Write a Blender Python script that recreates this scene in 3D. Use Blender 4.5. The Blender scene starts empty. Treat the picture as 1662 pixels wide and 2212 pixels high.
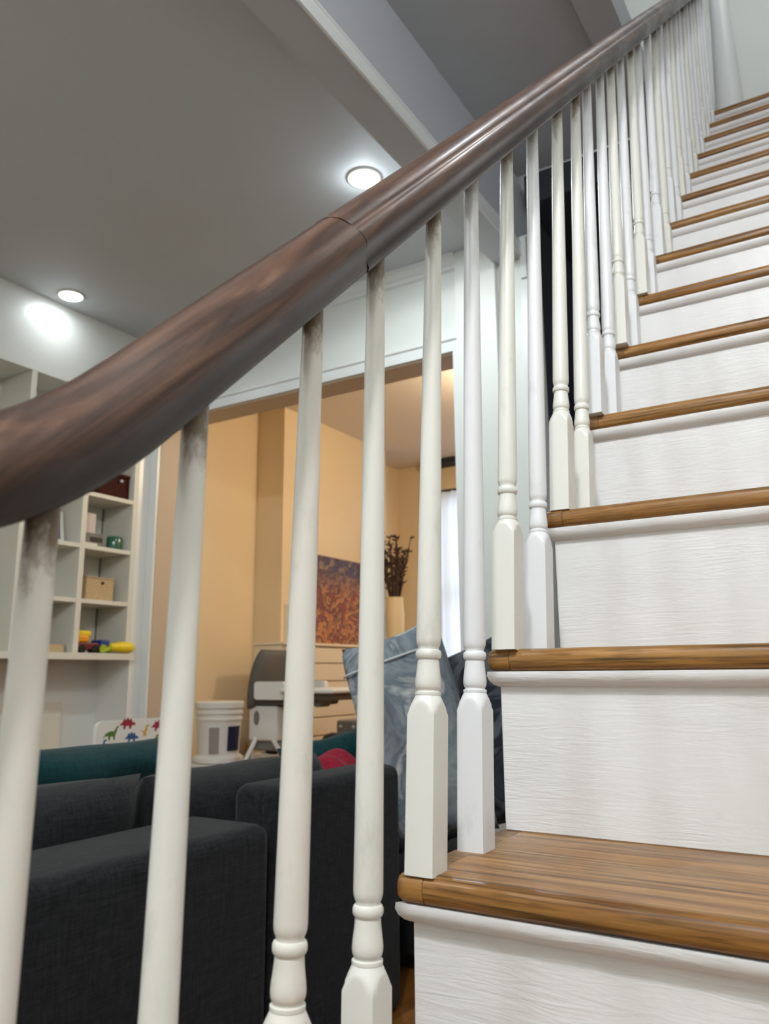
import bpy, bmesh, math, random
from mathutils import Vector, Matrix
random.seed(7)
scene = bpy.context.scene
COL = scene.collection

# ------------------------------------------------------------------ camera
FPX = 1708.66
cam_d = bpy.data.cameras.new('camera')
cam = bpy.data.objects.new('camera', cam_d); COL.objects.link(cam)
RT = (0.85085960, 0.52533807, -0.00760632)
UP = (0.11125926, -0.16601335, 0.97982700)
FW = (-0.51347767, 0.83454148, 0.19970278)
CP = (0.39085458, -0.64490581, 0.37361344)
cam.matrix_world = Matrix(((RT[0], UP[0], -FW[0], CP[0]), (RT[1], UP[1], -FW[1], CP[1]),
                           (RT[2], UP[2], -FW[2], CP[2]), (0, 0, 0, 1)))
cam_d.sensor_fit = 'VERTICAL'; cam_d.sensor_height = 24.0; cam_d.sensor_width = 18.03
cam_d.lens = FPX * 24.0 / 2212.0
cam_d.clip_start = 0.02; cam_d.clip_end = 100
cam_d.dof.use_dof = True; cam_d.dof.focus_distance = 0.92
cam_d.dof.aperture_fstop = cam_d.lens / 1000.0 / 0.0031
scene.camera = cam

# ------------------------------------------------------------------ world, view
w = bpy.data.worlds.new('world'); scene.world = w; w.use_nodes = True
w.node_tree.nodes['Background'].inputs[0].default_value = (0.80, 0.90, 1.0, 1)
w.node_tree.nodes['Background'].inputs[1].default_value = 3.2
vs = scene.view_settings
vs.view_transform = 'Standard'; vs.look = 'None'; vs.gamma = 1.0; vs.use_curve_mapping = False
vs.exposure = 0.0

# light levels (watts); each lamp is built further down where its fitting hangs
P_LIVING = 13.5
P_HALL = 128.0
P_UPPER = 20.0
P_DINING = 42.0

def lamp(name, kind, loc, watts, color, size=0.1, rot=(0, 0, 0), parent=None, spread=None):
    d = bpy.data.lights.new(name, kind); d.energy = watts; d.color = color
    if kind == 'AREA':
        d.shape = 'DISK'; d.size = size
        if spread: d.spread = spread
    else:
        d.shadow_soft_size = size
    o = bpy.data.objects.new(name, d); COL.objects.link(o); o.location = loc; o.rotation_euler = rot
    if parent is not None:
        o.parent = parent; o.location = Vector(loc) - parent.location
    return o

# ------------------------------------------------------------------ helpers
def srgb(r, g, b):
    f = lambda c: ((c / 255 + 0.055) / 1.055) ** 2.4 if c > 10 else c / 255 / 12.92
    return (f(r), f(g), f(b), 1.0)

def box(bm, lo, hi):
    lo, hi = [min(a, b) for a, b in zip(lo, hi)], [max(a, b) for a, b in zip(lo, hi)]
    v = [bm.verts.new((x, y, z)) for z in (lo[2], hi[2]) for y in (lo[1], hi[1]) for x in (lo[0], hi[0])]
    for f in ((0, 2, 3, 1), (4, 5, 7, 6), (0, 1, 5, 4), (2, 6, 7, 3), (0, 4, 6, 2), (1, 3, 7, 5)):
        bm.faces.new([v[i] for i in f])
    return v

def newbox(lo, hi, bevel=0, seg=2, edges=None):
    bm = bmesh.new(); box(bm, lo, hi)
    if bevel:
        es = [e for e in bm.edges if edges is None or edges((e.verts[0].co + e.verts[1].co) / 2, (e.verts[1].co - e.verts[0].co).normalized())]
        bmesh.ops.bevel(bm, geom=es, offset=bevel, segments=seg, profile=0.5, affect='EDGES')
    return bm

def lathe(bm, prof, c=(0, 0, 0), n=24, axis='z', cap=True):
    rings = []
    for r, h in prof:
        ring = []
        for i in range(n):
            a = 2 * math.pi * i / n
            u, v = r * math.cos(a), r * math.sin(a)
            p = (u, v, h) if axis == 'z' else ((h, u, v) if axis == 'x' else (v, h, u))
            ring.append(bm.verts.new((p[0] + c[0], p[1] + c[1], p[2] + c[2])))
        rings.append(ring)
    for a, b in zip(rings, rings[1:]):
        for i in range(n):
            bm.faces.new((a[i], a[(i + 1) % n], b[(i + 1) % n], b[i]))
    if cap:
        bm.faces.new(rings[0][::-1]); bm.faces.new(rings[-1])

def tube(bm, pts, rad, n=8):
    pts = [Vector(p) for p in pts]; rings = []
    if not hasattr(rad, '__len__'): rad = [rad] * len(pts)
    ref = Vector((0.13, 0.21, 1)).normalized()
    for i, p in enumerate(pts):
        t = (pts[min(i + 1, len(pts) - 1)] - pts[max(i - 1, 0)]).normalized()
        u = t.cross(ref)
        if u.length < 1e-3: u = t.cross(Vector((1, 0, 0)))
        u.normalize(); v = t.cross(u)
        rings.append([bm.verts.new(p + (u * math.cos(2 * math.pi * k / n) + v * math.sin(2 * math.pi * k / n)) * rad[i]) for k in range(n)])
    for a, b in zip(rings, rings[1:]):
        for i in range(n):
            bm.faces.new((a[i], a[(i + 1) % n], b[(i + 1) % n], b[i]))
    bm.faces.new(rings[0][::-1]); bm.faces.new(rings[-1])

def prism(bm, poly, axis, a, b):
    """extrude a 2-D polygon along an axis; poly in the other two axes in order (x: y,z) (y: x,z) (z: x,y)"""
    def P(q, t): return {'x': (t, q[0], q[1]), 'y': (q[0], t, q[1]), 'z': (q[0], q[1], t)}[axis]
    A = [bm.verts.new(P(q, a)) for q in poly]; B = [bm.verts.new(P(q, b)) for q in poly]
    n = len(poly)
    bm.faces.new(A); bm.faces.new(B[::-1])
    for i in range(n): bm.faces.new((A[i], B[i], B[(i + 1) % n], A[(i + 1) % n]))

def pillow_bm(wd, ht, th, nx=24, ny=24, pinch=0.10, seed=0, wob=0.012):
    """square cushion in the local x (width) z (height) plane, thickness y"""
    rnd = random.Random(seed); ph = [rnd.uniform(0, 6.28) for _ in range(6)]
    bm = bmesh.new(); g = {}
    for s in (1, -1):
        for i in range(nx + 1):
            for j in range(ny + 1):
                u, v = -1 + 2 * i / nx, -1 + 2 * j / ny
                edge = i in (0, nx) or j in (0, ny)
                if edge and s == -1: g[s, i, j] = g[1, i, j]; continue
                px = u * (1 - pinch * (1 - abs(v) ** 2.2) * abs(u) ** 3)
                pz = v * (1 - pinch * (1 - abs(u) ** 2.2) * abs(v) ** 3)
                t = ((1 - u ** 4) * (1 - v ** 4)) ** 0.42
                y = s * th / 2 * t + wob * math.sin(3.1 * u + ph[0]) * math.sin(2.7 * v + ph[1]) * t + wob * .5 * math.sin(7 * u + ph[2] + 3 * v) * t
                g[s, i, j] = bm.verts.new((px * wd / 2, y, pz * ht / 2))
    for s in (1, -1):
        for i in range(nx):
            for j in range(ny):
                f = [g[s, i, j], g[s, i + 1, j], g[s, i + 1, j + 1], g[s, i, j + 1]]
                bm.faces.new(f if s == -1 else f[::-1])
    return bm

ORG = {}
def mk(name, bm, mat, parent=None, smooth=False, local=False, kind=None, angle=None):
    me = bpy.data.meshes.new(name)
    if parent is not None and not local:
        o0 = ORG.get(parent.name, Vector((0, 0, 0)))
        bmesh.ops.translate(bm, verts=bm.verts, vec=-o0)
    bmesh.ops.recalc_face_normals(bm, faces=bm.faces)
    bm.to_mesh(me); bm.free()
    if smooth:
        me.polygons.foreach_set('use_smooth', [True] * len(me.polygons))
        if angle: me.set_sharp_from_angle(angle=math.radians(angle))
    o = bpy.data.objects.new(name, me); COL.objects.link(o)
    for m in (mat if isinstance(mat, (list, tuple)) else [mat]): me.materials.append(m)
    if parent is not None:
        o.parent = parent; ORG[o.name] = ORG.get(parent.name, Vector((0, 0, 0)))
    else: ORG[o.name] = Vector((0, 0, 0))
    if kind: o['kind'] = kind
    return o

def thing(name, loc, label, cat, group=None):
    o = bpy.data.objects.new(name, None); COL.objects.link(o); o.location = loc; o.empty_display_size = 0.05
    ORG[o.name] = Vector(loc); o['label'] = label; o['category'] = cat
    if group: o['group'] = group
    return o

def tag(o, label, cat, group=None):
    o['label'] = label; o['category'] = cat
    if group: o['group'] = group
    return o

def struct(name, boxes, mat, label=None, parent=None):
    bm = bmesh.new()
    for lo, hi in boxes: box(bm, lo, hi)
    o = mk(name, bm, mat, parent)
    if parent is None:
        o['kind'] = 'structure'
        if label: o['label'] = label
    return o

def dup(o, parent=None, loc=None):
    c = o.copy(); COL.objects.link(c)
    if parent is not None: c.parent = parent
    if loc is not None: c.location = loc
    return c

# ------------------------------------------------------------------ materials
def mat(name, color, rough=0.5, metal=0, emit=None, estr=0, spec=0.5, coat=0):
    m = bpy.data.materials.new(name); m.use_nodes = True
    b = m.node_tree.nodes['Principled BSDF']
    b.inputs['Base Color'].default_value = color; b.inputs['Roughness'].default_value = rough
    b.inputs['Metallic'].default_value = metal; b.inputs['Specular IOR Level'].default_value = spec
    if coat: b.inputs['Coat Weight'].default_value = coat; b.inputs['Coat Roughness'].default_value = 0.15
    if emit: b.inputs['Emission Color'].default_value = emit; b.inputs['Emission Strength'].default_value = estr
    return m

class NT:
    def __init__(s, m): s.t = m.node_tree; s.b = s.t.nodes['Principled BSDF']
    def n(s, kind, **kw):
        x = s.t.nodes.new(kind)
        for k, v in kw.items():
            if k in x.inputs: x.inputs[k].default_value = v
            else: setattr(x, k, v)
        return x
    def l(s, a, b): s.t.links.new(a, b)
    def coords(s, scale=(1, 1, 1), rot=(0, 0, 0), which='Object', rand=False):
        c = s.n('ShaderNodeTexCoord'); mp = s.n('ShaderNodeMapping')
        mp.inputs['Scale'].default_value = scale
        src = c.outputs[which]
        if rot != (0, 0, 0):
            m0 = s.n('ShaderNodeMapping'); m0.inputs['Rotation'].default_value = rot; s.l(src, m0.inputs['Vector']); src = m0.outputs['Vector']
        s.l(src, mp.inputs['Vector'])
        if rand:
            oi = s.n('ShaderNodeObjectInfo'); mu = s.n('ShaderNodeMath', operation='MULTIPLY'); mu.inputs[1].default_value = 37.0
            s.l(oi.outputs['Random'], mu.inputs[0]); cb = s.n('ShaderNodeCombineXYZ')
            for i in range(3): s.l(mu.outputs[0], cb.inputs[i])
            s.l(cb.outputs[0], mp.inputs['Location'])
        return mp.outputs['Vector']
    def noise(s, vec, scale, detail=4, rough=0.55, dist=0.0):
        x = s.n('ShaderNodeTexNoise'); x.inputs['Scale'].default_value = scale; x.inputs['Detail'].default_value = detail
        x.inputs['Roughness'].default_value = rough; x.inputs['Distortion'].default_value = dist
        if vec is not None: s.l(vec, x.inputs['Vector'])
        return x.outputs['Fac']
    def ramp(s, fac, stops, interp='LINEAR'):
        r = s.n('ShaderNodeValToRGB'); r.color_ramp.interpolation = interp
        e = r.color_ramp.elements
        while len(e) < len(stops): e.new(0.5)
        for el, (p, c) in zip(e, stops): el.position = p; el.color = c if len(c) == 4 else (*c, 1)
        s.l(fac, r.inputs['Fac']); return r.outputs['Color']
    def mix(s, fac, a, b, mode='MIX'):
        x = s.n('ShaderNodeMix', data_type='RGBA', blend_type=mode)
        for i, v in ((0, fac), (6, a), (7, b)):
            if isinstance(v, (int, float)): x.inputs[i].default_value = v
            elif isinstance(v, tuple): x.inputs[i].default_value = v
            else: s.l(v, x.inputs[i])
        return x.outputs[2]
    def bump(s, h, strength=0.3, dist=0.002):
        x = s.n('ShaderNodeBump'); x.inputs['Strength'].default_value = strength; x.inputs['Distance'].default_value = dist
        s.l(h, x.inputs['Height']); s.l(x.outputs[0], s.b.inputs['Normal'])

G4 = lambda v: (v, v, v, 1)
def paint(name, col, rough=0.4, bump=0.12, scale=60, dirt=0.06):
    m = mat(name, col, rough); t = NT(m); v = t.coords()
    t.bump(t.noise(v, scale, 5), bump, 0.0015)
    d = t.noise(v, 3.0, 5)
    dk = tuple(c * (1 - dirt * 2) for c in col[:3]) + (1,)
    t.l(t.ramp(d, [(0.3, dk), (0.62, col)]), t.b.inputs['Base Color'])
    return m

M = {}
M['wall'] = paint('wall_paint_white', srgb(226, 229, 224), 0.45, 0.06, 40, 0.01)
M['leftwall'] = paint('bookcase_wall_paint', srgb(228, 230, 226), 0.28, 0.04, 40, 0.0)
M['ceil'] = paint('ceiling_paint', srgb(199, 204, 208), 0.6, 0.05, 30, 0.01)
M['hallceil'] = paint('stair_hall_plaster', srgb(186, 188, 192), 0.55, 0.35, 7, 0.03)
M['hallwall'] = paint('stair_hall_wall_grey', srgb(186, 189, 195), 0.5, 0.10, 9, 0.02)
M['trim'] = paint('trim_gloss_white', srgb(228, 231, 230), 0.3, 0.04, 40, 0.01)
M['beam'] = paint('beam_soffit_paint', srgb(194, 199, 204), 0.5, 0.04, 40, 0.01)
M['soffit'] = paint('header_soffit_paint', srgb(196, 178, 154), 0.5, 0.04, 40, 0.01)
M['yellow'] = paint('dining_wall_cream', srgb(228, 206, 168), 0.6, 0.05, 30, 0.01)
M['cream_ceiling'] = paint('dining_ceiling', srgb(222, 208, 188), 0.6, 0.05, 30, 0.01)
M['greige'] = paint('fireplace_paint', srgb(196, 190, 172), 0.5, 0.05, 30, 0.02)
M['dark'] = mat('dark_hall', srgb(42, 44, 54), 0.8)  # near-black colour puts the unlit passage's shade into its surfaces
M['shelf'] = paint('bookcase_white', srgb(221, 219, 207), 0.4, 0.03, 40, 0.01)
M['newpaint'] = None

def riser_mat():
    m = mat('riser_paint_white', srgb(234, 234, 235), 0.32); t = NT(m)
    v = t.coords((3.2, 30, 30), rand=True); a = t.noise(v, 4.5, 5, 0.55, 1.6)
    v2 = t.coords((1, 1, 1), rand=True); b = t.noise(v2, 34, 4, 0.55)
    patch = t.ramp(t.noise(v2, 7, 3), [(0.36, G4(0.10)), (0.60, G4(1.0))])
    mu = t.n('ShaderNodeMath', operation='MULTIPLY'); t.l(a, mu.inputs[0]); t.l(patch, mu.inputs[1])
    ad = t.n('ShaderNodeMath', operation='MULTIPLY_ADD'); ad.inputs[1].default_value = 0.45; t.l(b, ad.inputs[0]); t.l(mu.outputs[0], ad.inputs[2])
    t.bump(ad.outputs[0], 0.34, 0.0030)
    t.l(t.ramp(t.noise(v2, 5, 5), [(0.3, srgb(226, 225, 224)), (0.6, srgb(238, 238, 239))]), t.b.inputs['Base Color'])
    return m
M['riser'] = riser_mat()

def oak_mat(name='oak_tread'):
    m = mat(name, (0.3, 0.2, 0.1, 1), 0.34, coat=0.10); t = NT(m)
    v = t.coords((1.1, 20, 20), rand=True)
    grain = t.noise(v, 3.0, 7, 0.6, 0.8)
    base = t.ramp(grain, [(0.28, srgb(106, 66, 26)), (0.46, srgb(146, 101, 48)), (0.62, srgb(170, 124, 66)), (0.78, srgb(188, 142, 82))])
    v2 = t.coords((1.3, 62, 62), rand=True)
    lines = t.noise(v2, 3.0, 5, 0.62, 0.5)
    pore = t.ramp(lines, [(0.37, G4(0.22)), (0.455, G4(0.72)), (0.51, G4(1))])
    col = t.mix(0.9, base, pore, 'MULTIPLY')
    v4 = t.coords((9, 210, 210), rand=True)
    fleck = t.ramp(t.noise(v4, 2.0, 3, 0.6), [(0.36, G4(0.45)), (0.46, G4(1))])
    col = t.mix(0.7, col, fleck, 'MULTIPLY')
    v3 = t.coords((1, 1, 1), rand=True)
    wear_or_light = t.noise(v3, 6, 4)
    col = t.mix(t.ramp(wear_or_light, [(0.50, G4(0)), (0.74, G4(0.25))]), col, srgb(140, 118, 90))
    t.l(col, t.b.inputs['Base Color'])
    t.l(t.ramp(t.noise(v3, 9, 4), [(0.3, G4(0.26)), (0.7, G4(0.46))]), t.b.inputs['Roughness'])
    t.bump(lines, 0.12, 0.001)
    return m
M['oak'] = oak_mat()

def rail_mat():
    """worn wood, with lit upper half and shaded underside put into the colour"""
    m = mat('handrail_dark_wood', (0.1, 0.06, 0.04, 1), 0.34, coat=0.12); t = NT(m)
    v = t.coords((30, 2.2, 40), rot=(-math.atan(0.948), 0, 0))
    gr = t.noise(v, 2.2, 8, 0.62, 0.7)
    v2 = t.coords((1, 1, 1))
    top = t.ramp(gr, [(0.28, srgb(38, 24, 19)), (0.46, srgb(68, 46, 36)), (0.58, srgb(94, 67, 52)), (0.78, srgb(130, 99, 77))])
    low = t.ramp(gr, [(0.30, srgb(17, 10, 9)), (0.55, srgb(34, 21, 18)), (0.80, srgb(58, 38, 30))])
    at = t.n('ShaderNodeAttribute'); at.attribute_name = 'rail_light'
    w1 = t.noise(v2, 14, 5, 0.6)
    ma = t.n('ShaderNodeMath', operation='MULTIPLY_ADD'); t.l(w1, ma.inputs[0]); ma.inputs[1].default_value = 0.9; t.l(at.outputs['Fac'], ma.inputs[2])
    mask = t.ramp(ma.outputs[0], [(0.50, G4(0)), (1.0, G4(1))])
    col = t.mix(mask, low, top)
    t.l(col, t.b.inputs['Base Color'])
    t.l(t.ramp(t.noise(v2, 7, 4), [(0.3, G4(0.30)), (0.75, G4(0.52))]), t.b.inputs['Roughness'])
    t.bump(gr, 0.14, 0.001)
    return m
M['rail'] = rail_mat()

def baluster_mat(name, col, stain, shift=0.0, rough=0.34):
    m = mat(name, col, rough); t = NT(m)
    v = t.coords((1, 1, 0.35), rand=True)
    sm = t.noise(v, 34, 6, 0.65)
    dk = tuple(c * 0.74 for c in col[:3]) + (1,)
    c1 = t.mix(t.ramp(sm, [(0.58, G4(0)), (0.74, G4(0.6))]), col, dk)
    # worn to bare wood right under the rail, plus the rail's shade painted in
    g = t.n('ShaderNodeTexCoord'); sp = t.n('ShaderNodeSeparateXYZ'); t.l(g.outputs['Generated'], sp.inputs[0])
    v2 = t.coords((1, 1, 0.5), rand=True)
    nz = t.noise(v2, 60, 6, 0.7)
    s = t.n('ShaderNodeMath', operation='MULTIPLY_ADD'); s.inputs[1].default_value = 0.16; t.l(nz, s.inputs[0]); t.l(sp.outputs['Z'], s.inputs[2])
    # ramp positions are limited to 0..1, so shift the mask down first
    sh = t.n('ShaderNodeMath', operation='SUBTRACT'); t.l(s.outputs[0], sh.inputs[0]); sh.inputs[1].default_value = 0.45 - shift
    bare = t.ramp(sh.outputs[0], [(0.572, G4(0)), (0.612, G4(stain))])
    c2 = t.mix(bare, c1, t.ramp(nz, [(0.3, srgb(74, 56, 42)), (0.7, srgb(150, 132, 108))]))
    t.l(c2, t.b.inputs['Base Color'])
    t.bump(sm, 0.10, 0.0012)
    return m
M['bal_cream'] = baluster_mat('baluster_old_cream_paint', srgb(231, 230, 223), 0.9, 0.028)
M['bal_white'] = baluster_mat('baluster_white_paint', srgb(232, 233, 236), 0.5, 0.012)
M['bal_stain'] = baluster_mat('baluster_cream_stained', srgb(228, 224, 215), 1.0, 0.026)

def fabric(name, c1, c2, scale=90, rough=0.95, bump=0.35):
    m = mat(name, c1, rough, spec=0.2); t = NT(m)
    v = t.coords((1, 0.25, 3)); a = t.noise(v, scale, 6, 0.7)
    v2 = t.coords((1, 2, 0.3)); b = t.noise(v2, scale, 6, 0.7)
    mx = t.n('ShaderNodeMath', operation='MULTIPLY'); t.l(a, mx.inputs[0]); t.l(b, mx.inputs[1])
    t.l(t.ramp(mx.outputs[0], [(0.14, c1), (0.42, c2)]), t.b.inputs['Base Color'])
    t.bump(mx.outputs[0], bump, 0.002)
    try: t.b.inputs['Sheen Weight'].default_value = 0.08
    except Exception: pass
    return m
M['sofa'] = fabric('sofa_charcoal_weave', srgb(9, 10, 12), srgb(40, 42, 45))
M['teal'] = fabric('teal_cotton', srgb(3, 38, 42), srgb(10, 61, 63), 60, 0.9, 0.15)
M['red'] = fabric('crimson_knit', srgb(112, 12, 34), srgb(156, 24, 50), 60, 0.9, 0.2)
def marble_mat(name, a, b, c):
    m = mat(name, a, 0.85, spec=0.2); t = NT(m); v = t.coords((1, 1, 1))
    n = t.noise(v, 5.0, 5, 0.55, 1.5)
    t.l(t.ramp(n, [(0.3, a), (0.42, b), (0.5, a), (0.58, c), (0.66, b), (0.78, c)]), t.b.inputs['Base Color'])
    t.bump(t.noise(v, 260, 3), 0.15, 0.001)
    return m
M['marble'] = marble_mat('pillow_blue_grey_marble', srgb(104, 116, 126), srgb(138, 147, 153), srgb(190, 192, 190))
M['slate'] = marble_mat('pillow_slate', srgb(34, 38, 46), srgb(58, 64, 72), srgb(92, 98, 104))
M['piping'] = mat('piping_offwhite', srgb(200, 204, 204), 0.8)

def wood_simple(name, a, b, sc=(3, 40, 40), rough=0.5):
    m = mat(name, a, rough); t = NT(m); v = t.coords(sc)
    t.l(t.ramp(t.noise(v, 2, 6, 0.6, 0.5), [(0.3, a), (0.7, b)]), t.b.inputs['Base Color']); return m
M['floor'] = wood_simple('oak_floor', srgb(96, 58, 22), srgb(150, 100, 48), (18, 1.2, 18), 0.35)
M['mahog'] = wood_simple('red_brown_box_wood', srgb(46, 16, 9), srgb(74, 27, 14), (40, 4, 40), 0.65)
M['mahog'].node_tree.nodes['Principled BSDF'].inputs['Specular IOR Level'].default_value = 0.15
M['tan'] = wood_simple('tan_fibre', srgb(176, 150, 110), srgb(204, 182, 142), (30, 60, 90), 0.8)
M['plastic_white'] = mat('white_plastic', srgb(226, 222, 214), 0.4)
M['plastic_grey'] = mat('grey_plastic', srgb(120, 116, 110), 0.5)
M['grey_pad'] = mat('grey_padding', srgb(92, 86, 80), 0.8)
M['black'] = mat('black_plastic', srgb(16, 16, 18), 0.5)
M['navy'] = mat('navy_label', srgb(28, 34, 66), 0.5)
M['label_grey'] = mat('label_grey', srgb(150, 140, 134), 0.6)
M['green'] = mat('green_glass', srgb(40, 96, 74), 0.12, coat=0.8)
M['yellow_toy'] = mat('yellow_toy_plastic', srgb(236, 208, 34), 0.4)
M['orange_toy'] = mat('orange_toy_plastic', srgb(236, 160, 28), 0.4)
M['red_toy'] = mat('dark_red_toy_plastic', srgb(104, 28, 40), 0.45)
M['blue_toy'] = mat('blue_toy_plastic', srgb(34, 60, 130), 0.45)
M['lime_toy'] = mat('lime_toy_plastic', srgb(170, 186, 44), 0.45)
M['pinkcard'] = mat('pale_pink_card', srgb(222, 206, 202), 0.7)
M['photo'] = mat('photo_print_blue', srgb(84, 104, 128), 0.4)
M['beige'] = paint('dresser_beige', srgb(226, 208, 178), 0.45, 0.03, 40, 0.01)
M['navy_coat'] = mat('navy_cloth', srgb(16, 26, 70), 0.9)
M['brown_twig'] = mat('dried_twig', srgb(74, 54, 42), 0.9)
M['vase'] = mat('pale_ceramic', srgb(228, 206, 164), 0.4)
M['glass'] = mat('window_glass', (0.9, 0.95, 1, 1), 0.05)
M['glass'].node_tree.nodes['Principled BSDF'].inputs['Transmission Weight'].default_value = 1.0
M['glass'].node_tree.nodes['Principled BSDF'].inputs['IOR'].default_value = 1.05
def sheer():
    m = bpy.data.materials.new('sheer_curtain'); m.use_nodes = True; nt = m.node_tree
    for n in list(nt.nodes): nt.nodes.remove(n)
    o = nt.nodes.new('ShaderNodeOutputMaterial'); a = nt.nodes.new('ShaderNodeMixShader'); d = nt.nodes.new('ShaderNodeBsdfDiffuse'); tr = nt.nodes.new('ShaderNodeBsdfTranslucent')
    d.inputs[0].default_value = (0.85, 0.85, 0.86, 1); tr.inputs[0].default_value = (0.9, 0.9, 0.92, 1); a.inputs[0].default_value = 0.6
    nt.links.new(d.outputs[0], a.inputs[1]); nt.links.new(tr.outputs[0], a.inputs[2]); nt.links.new(a.outputs[0], o.inputs[0])
    return m
M['sheer'] = sheer()
M['lens_cool'] = mat('downlight_lens', (1, 1, 1, 1), 0.5, emit=(0.93, 0.99, 1.0, 1), estr=16)
M['lens_warm'] = mat('warm_lens', (1, 1, 1, 1), 0.5, emit=(1.0, 0.78, 0.5, 1), estr=14)
def painting_mat():
    m = mat('abstract_painting', (1, 1, 1, 1), 0.6); t = NT(m)
    v = t.coords((1, 1, 1))
    n1 = t.noise(v, 6, 6, 0.7, 2.4)
    a = t.ramp(n1, [(0.30, srgb(36, 24, 40)), (0.42, srgb(150, 70, 40)), (0.48, srgb(40, 28, 34)), (0.54, srgb(206, 140, 70)), (0.62, srgb(128, 34, 40)), (0.70, srgb(216, 176, 110))])
    n2 = t.noise(v, 7, 6, 0.7, 2.6)
    b = t.ramp(n2, [(0.34, srgb(24, 20, 30)), (0.46, srgb(84, 76, 104)), (0.52, srgb(34, 28, 40)), (0.6, srgb(160, 130, 110)), (0.7, srgb(70, 62, 92))])
    g = t.n('ShaderNodeTexCoord'); sp = t.n('ShaderNodeSeparateXYZ'); t.l(g.outputs['Generated'], sp.inputs[0])
    t.l(t.mix(t.ramp(sp.outputs['Z'], [(0.55, G4(0)), (0.85, G4(1))]), a, b), t.b.inputs['Base Color'])
    return m
M['painting'] = painting_mat()

# ------------------------------------------------------------------ key dimensions
RISE, RUN = 0.20, 0.21094
XB = 0.0252                      # line of the balusters
FLOOR, CEIL, HCEIL, UFLOOR, UCEIL = -0.40, 2.50, 2.82, 2.80, 5.2
XR = 1.02                        # wall on the far side of the treads
XL = -3.46                       # plane of the bookcase fronts
YC, YC2 = 2.77, 2.95             # cross wall with the wide cased opening
YF = 6.40                        # far wall of the dining room

# ------------------------------------------------------------------ setting
struct('floor', [((-4.0, -3.2, FLOOR - 0.1), (XR + 0.1, YF + 0.1, FLOOR))], M['floor'], 'brown wooden floor under the sofa and stairs')
struct('ceiling', [((-3.9, -3.2, CEIL), (-1.04, YC2, CEIL + 0.12))], M['ceil'], 'smooth pale living room ceiling with round downlights')
struct('ceiling_dining', [((-4.0, YC2, CEIL), (-0.901, YF + 0.1, CEIL + 0.12))], M['cream_ceiling'], 'warm lit ceiling of the room beyond the opening')
struct('ceiling_hall', [((-0.90, -3.2, HCEIL), (-0.20, 2.757, 2.95)), ((-0.20, -3.2, HCEIL), (XR, -1.0, 2.95))], M['hallceil'], 'grey uneven plaster ceiling above the stair hall')
struct('floor_landing', [((-0.90, 2.98, 2.70), (XR, YF, UFLOOR - 0.02)), ((-0.90, YC2, 2.70), (0.0, 2.98, UFLOOR - 0.02))], M['floor'], 'upstairs landing floor')
struct('ceiling_upper', [((-0.95, -3.2, UCEIL), (XR + 0.1, 4.4, UCEIL + 0.1))], M['hallceil'])
struct('wall_left', [((-3.9, -3.2, FLOOR), (-3.75, YC, CEIL)), ((-3.75, -3.2, FLOOR), (XL, 0.70, CEIL)),
                     ((-3.75, 0.70, 2.05), (XL, YC, CEIL)), ((-3.75, 2.668, FLOOR), (XL, YC, 2.05))], M['leftwall'], 'white left wall above and beside the built-in bookcase')
struct('wall_cross', [((-3.9, YC, FLOOR), (-3.40, YC2, CEIL)), ((-3.40, YC, 1.975), (-1.285, YC2, CEIL)), ((-1.285, YC, FLOOR), (-0.87, YC2, CEIL)),
                      ((-1.255, YC - 0.035, FLOOR), (-1.035, YC, CEIL))], M['wall'], 'white wall with a wide cased opening to the cream room')
struct('wall_hall_end', [((-0.90, 4.6, FLOOR), (XR, 4.7, 2.66)), ((-0.90, YC2, FLOOR), (-0.87, 4.6, 2.66)), ((-0.90, YC2, 2.66), (0.0, 4.7, 2.699))], M['dark'], 'dark unlit passage beyond the stairs')  # lack of light painted onto the passage walls and ceiling
struct('wall_dining_left', [((-3.95, YC2, FLOOR), (-3.78, YF, CEIL))], M['yellow'], 'cream wall of the room beyond the opening')
bm = bmesh.new(); box(bm, (-3.80, 4.16, FLOOR), (-3.51, 5.72, CEIL))
mk('wall_chimney_breast', bm, M['yellow'], kind='structure')['label'] = 'cream chimney breast rising above the dresser'
struct('trim_11', [((-3.512, 4.20, FLOOR), (-3.500, 5.68, 0.905))], M['greige'], 'pale fireplace surround behind the dresser')
struct('wall_dining_far', [((-3.95, YF, FLOOR), (-3.30, YF + 0.12, CEIL)), ((-1.9, YF, FLOOR), (-0.86, YF + 0.12, CEIL)),
                           ((-3.30, YF, 2.16), (-1.9, YF + 0.12, CEIL)), ((-3.30, YF, FLOOR), (-1.9, YF + 0.12, 0.1))], M['yellow'])
struct('wall_dining_right', [((-0.95, YC2, FLOOR), (-0.901, YF, CEIL))], M['yellow'])
struct('wall_front', [((-3.9, -3.3, FLOOR), (XR + 0.1, -3.2, UCEIL))], M['wall'])
struct('wall_right', [((XR, -3.2, FLOOR), (XR + 0.1, 4.4, UCEIL))], M['wall'], 'white wall on the right side of the stairs')
struct('wall_upper_back', [((-0.95, 3.9, UFLOOR - 0.02), (XR, 4.0, UCEIL))], M['wall'], 'pale upstairs wall behind the landing')
struct('wall_upper_left', [((-1.04, -3.2, 2.95), (-0.90, 4.0, UCEIL)), ((-1.04, 2.95, 2.70), (-0.90, 4.0, 2.95))], M['hallceil'])
struct('wall_above_beam', [((-1.04, -3.2, 2.395), (-0.90, YC2, 2.95))], M['hallwall'], 'grey wall strip between beam and stair hall ceiling')
struct('trim_1', [((-1.04, -3.2, 2.38), (-0.90, YC, 2.395)), ], M['beam'], 'grey painted beam between living room and stair hall')
bm = bmesh.new()
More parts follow.
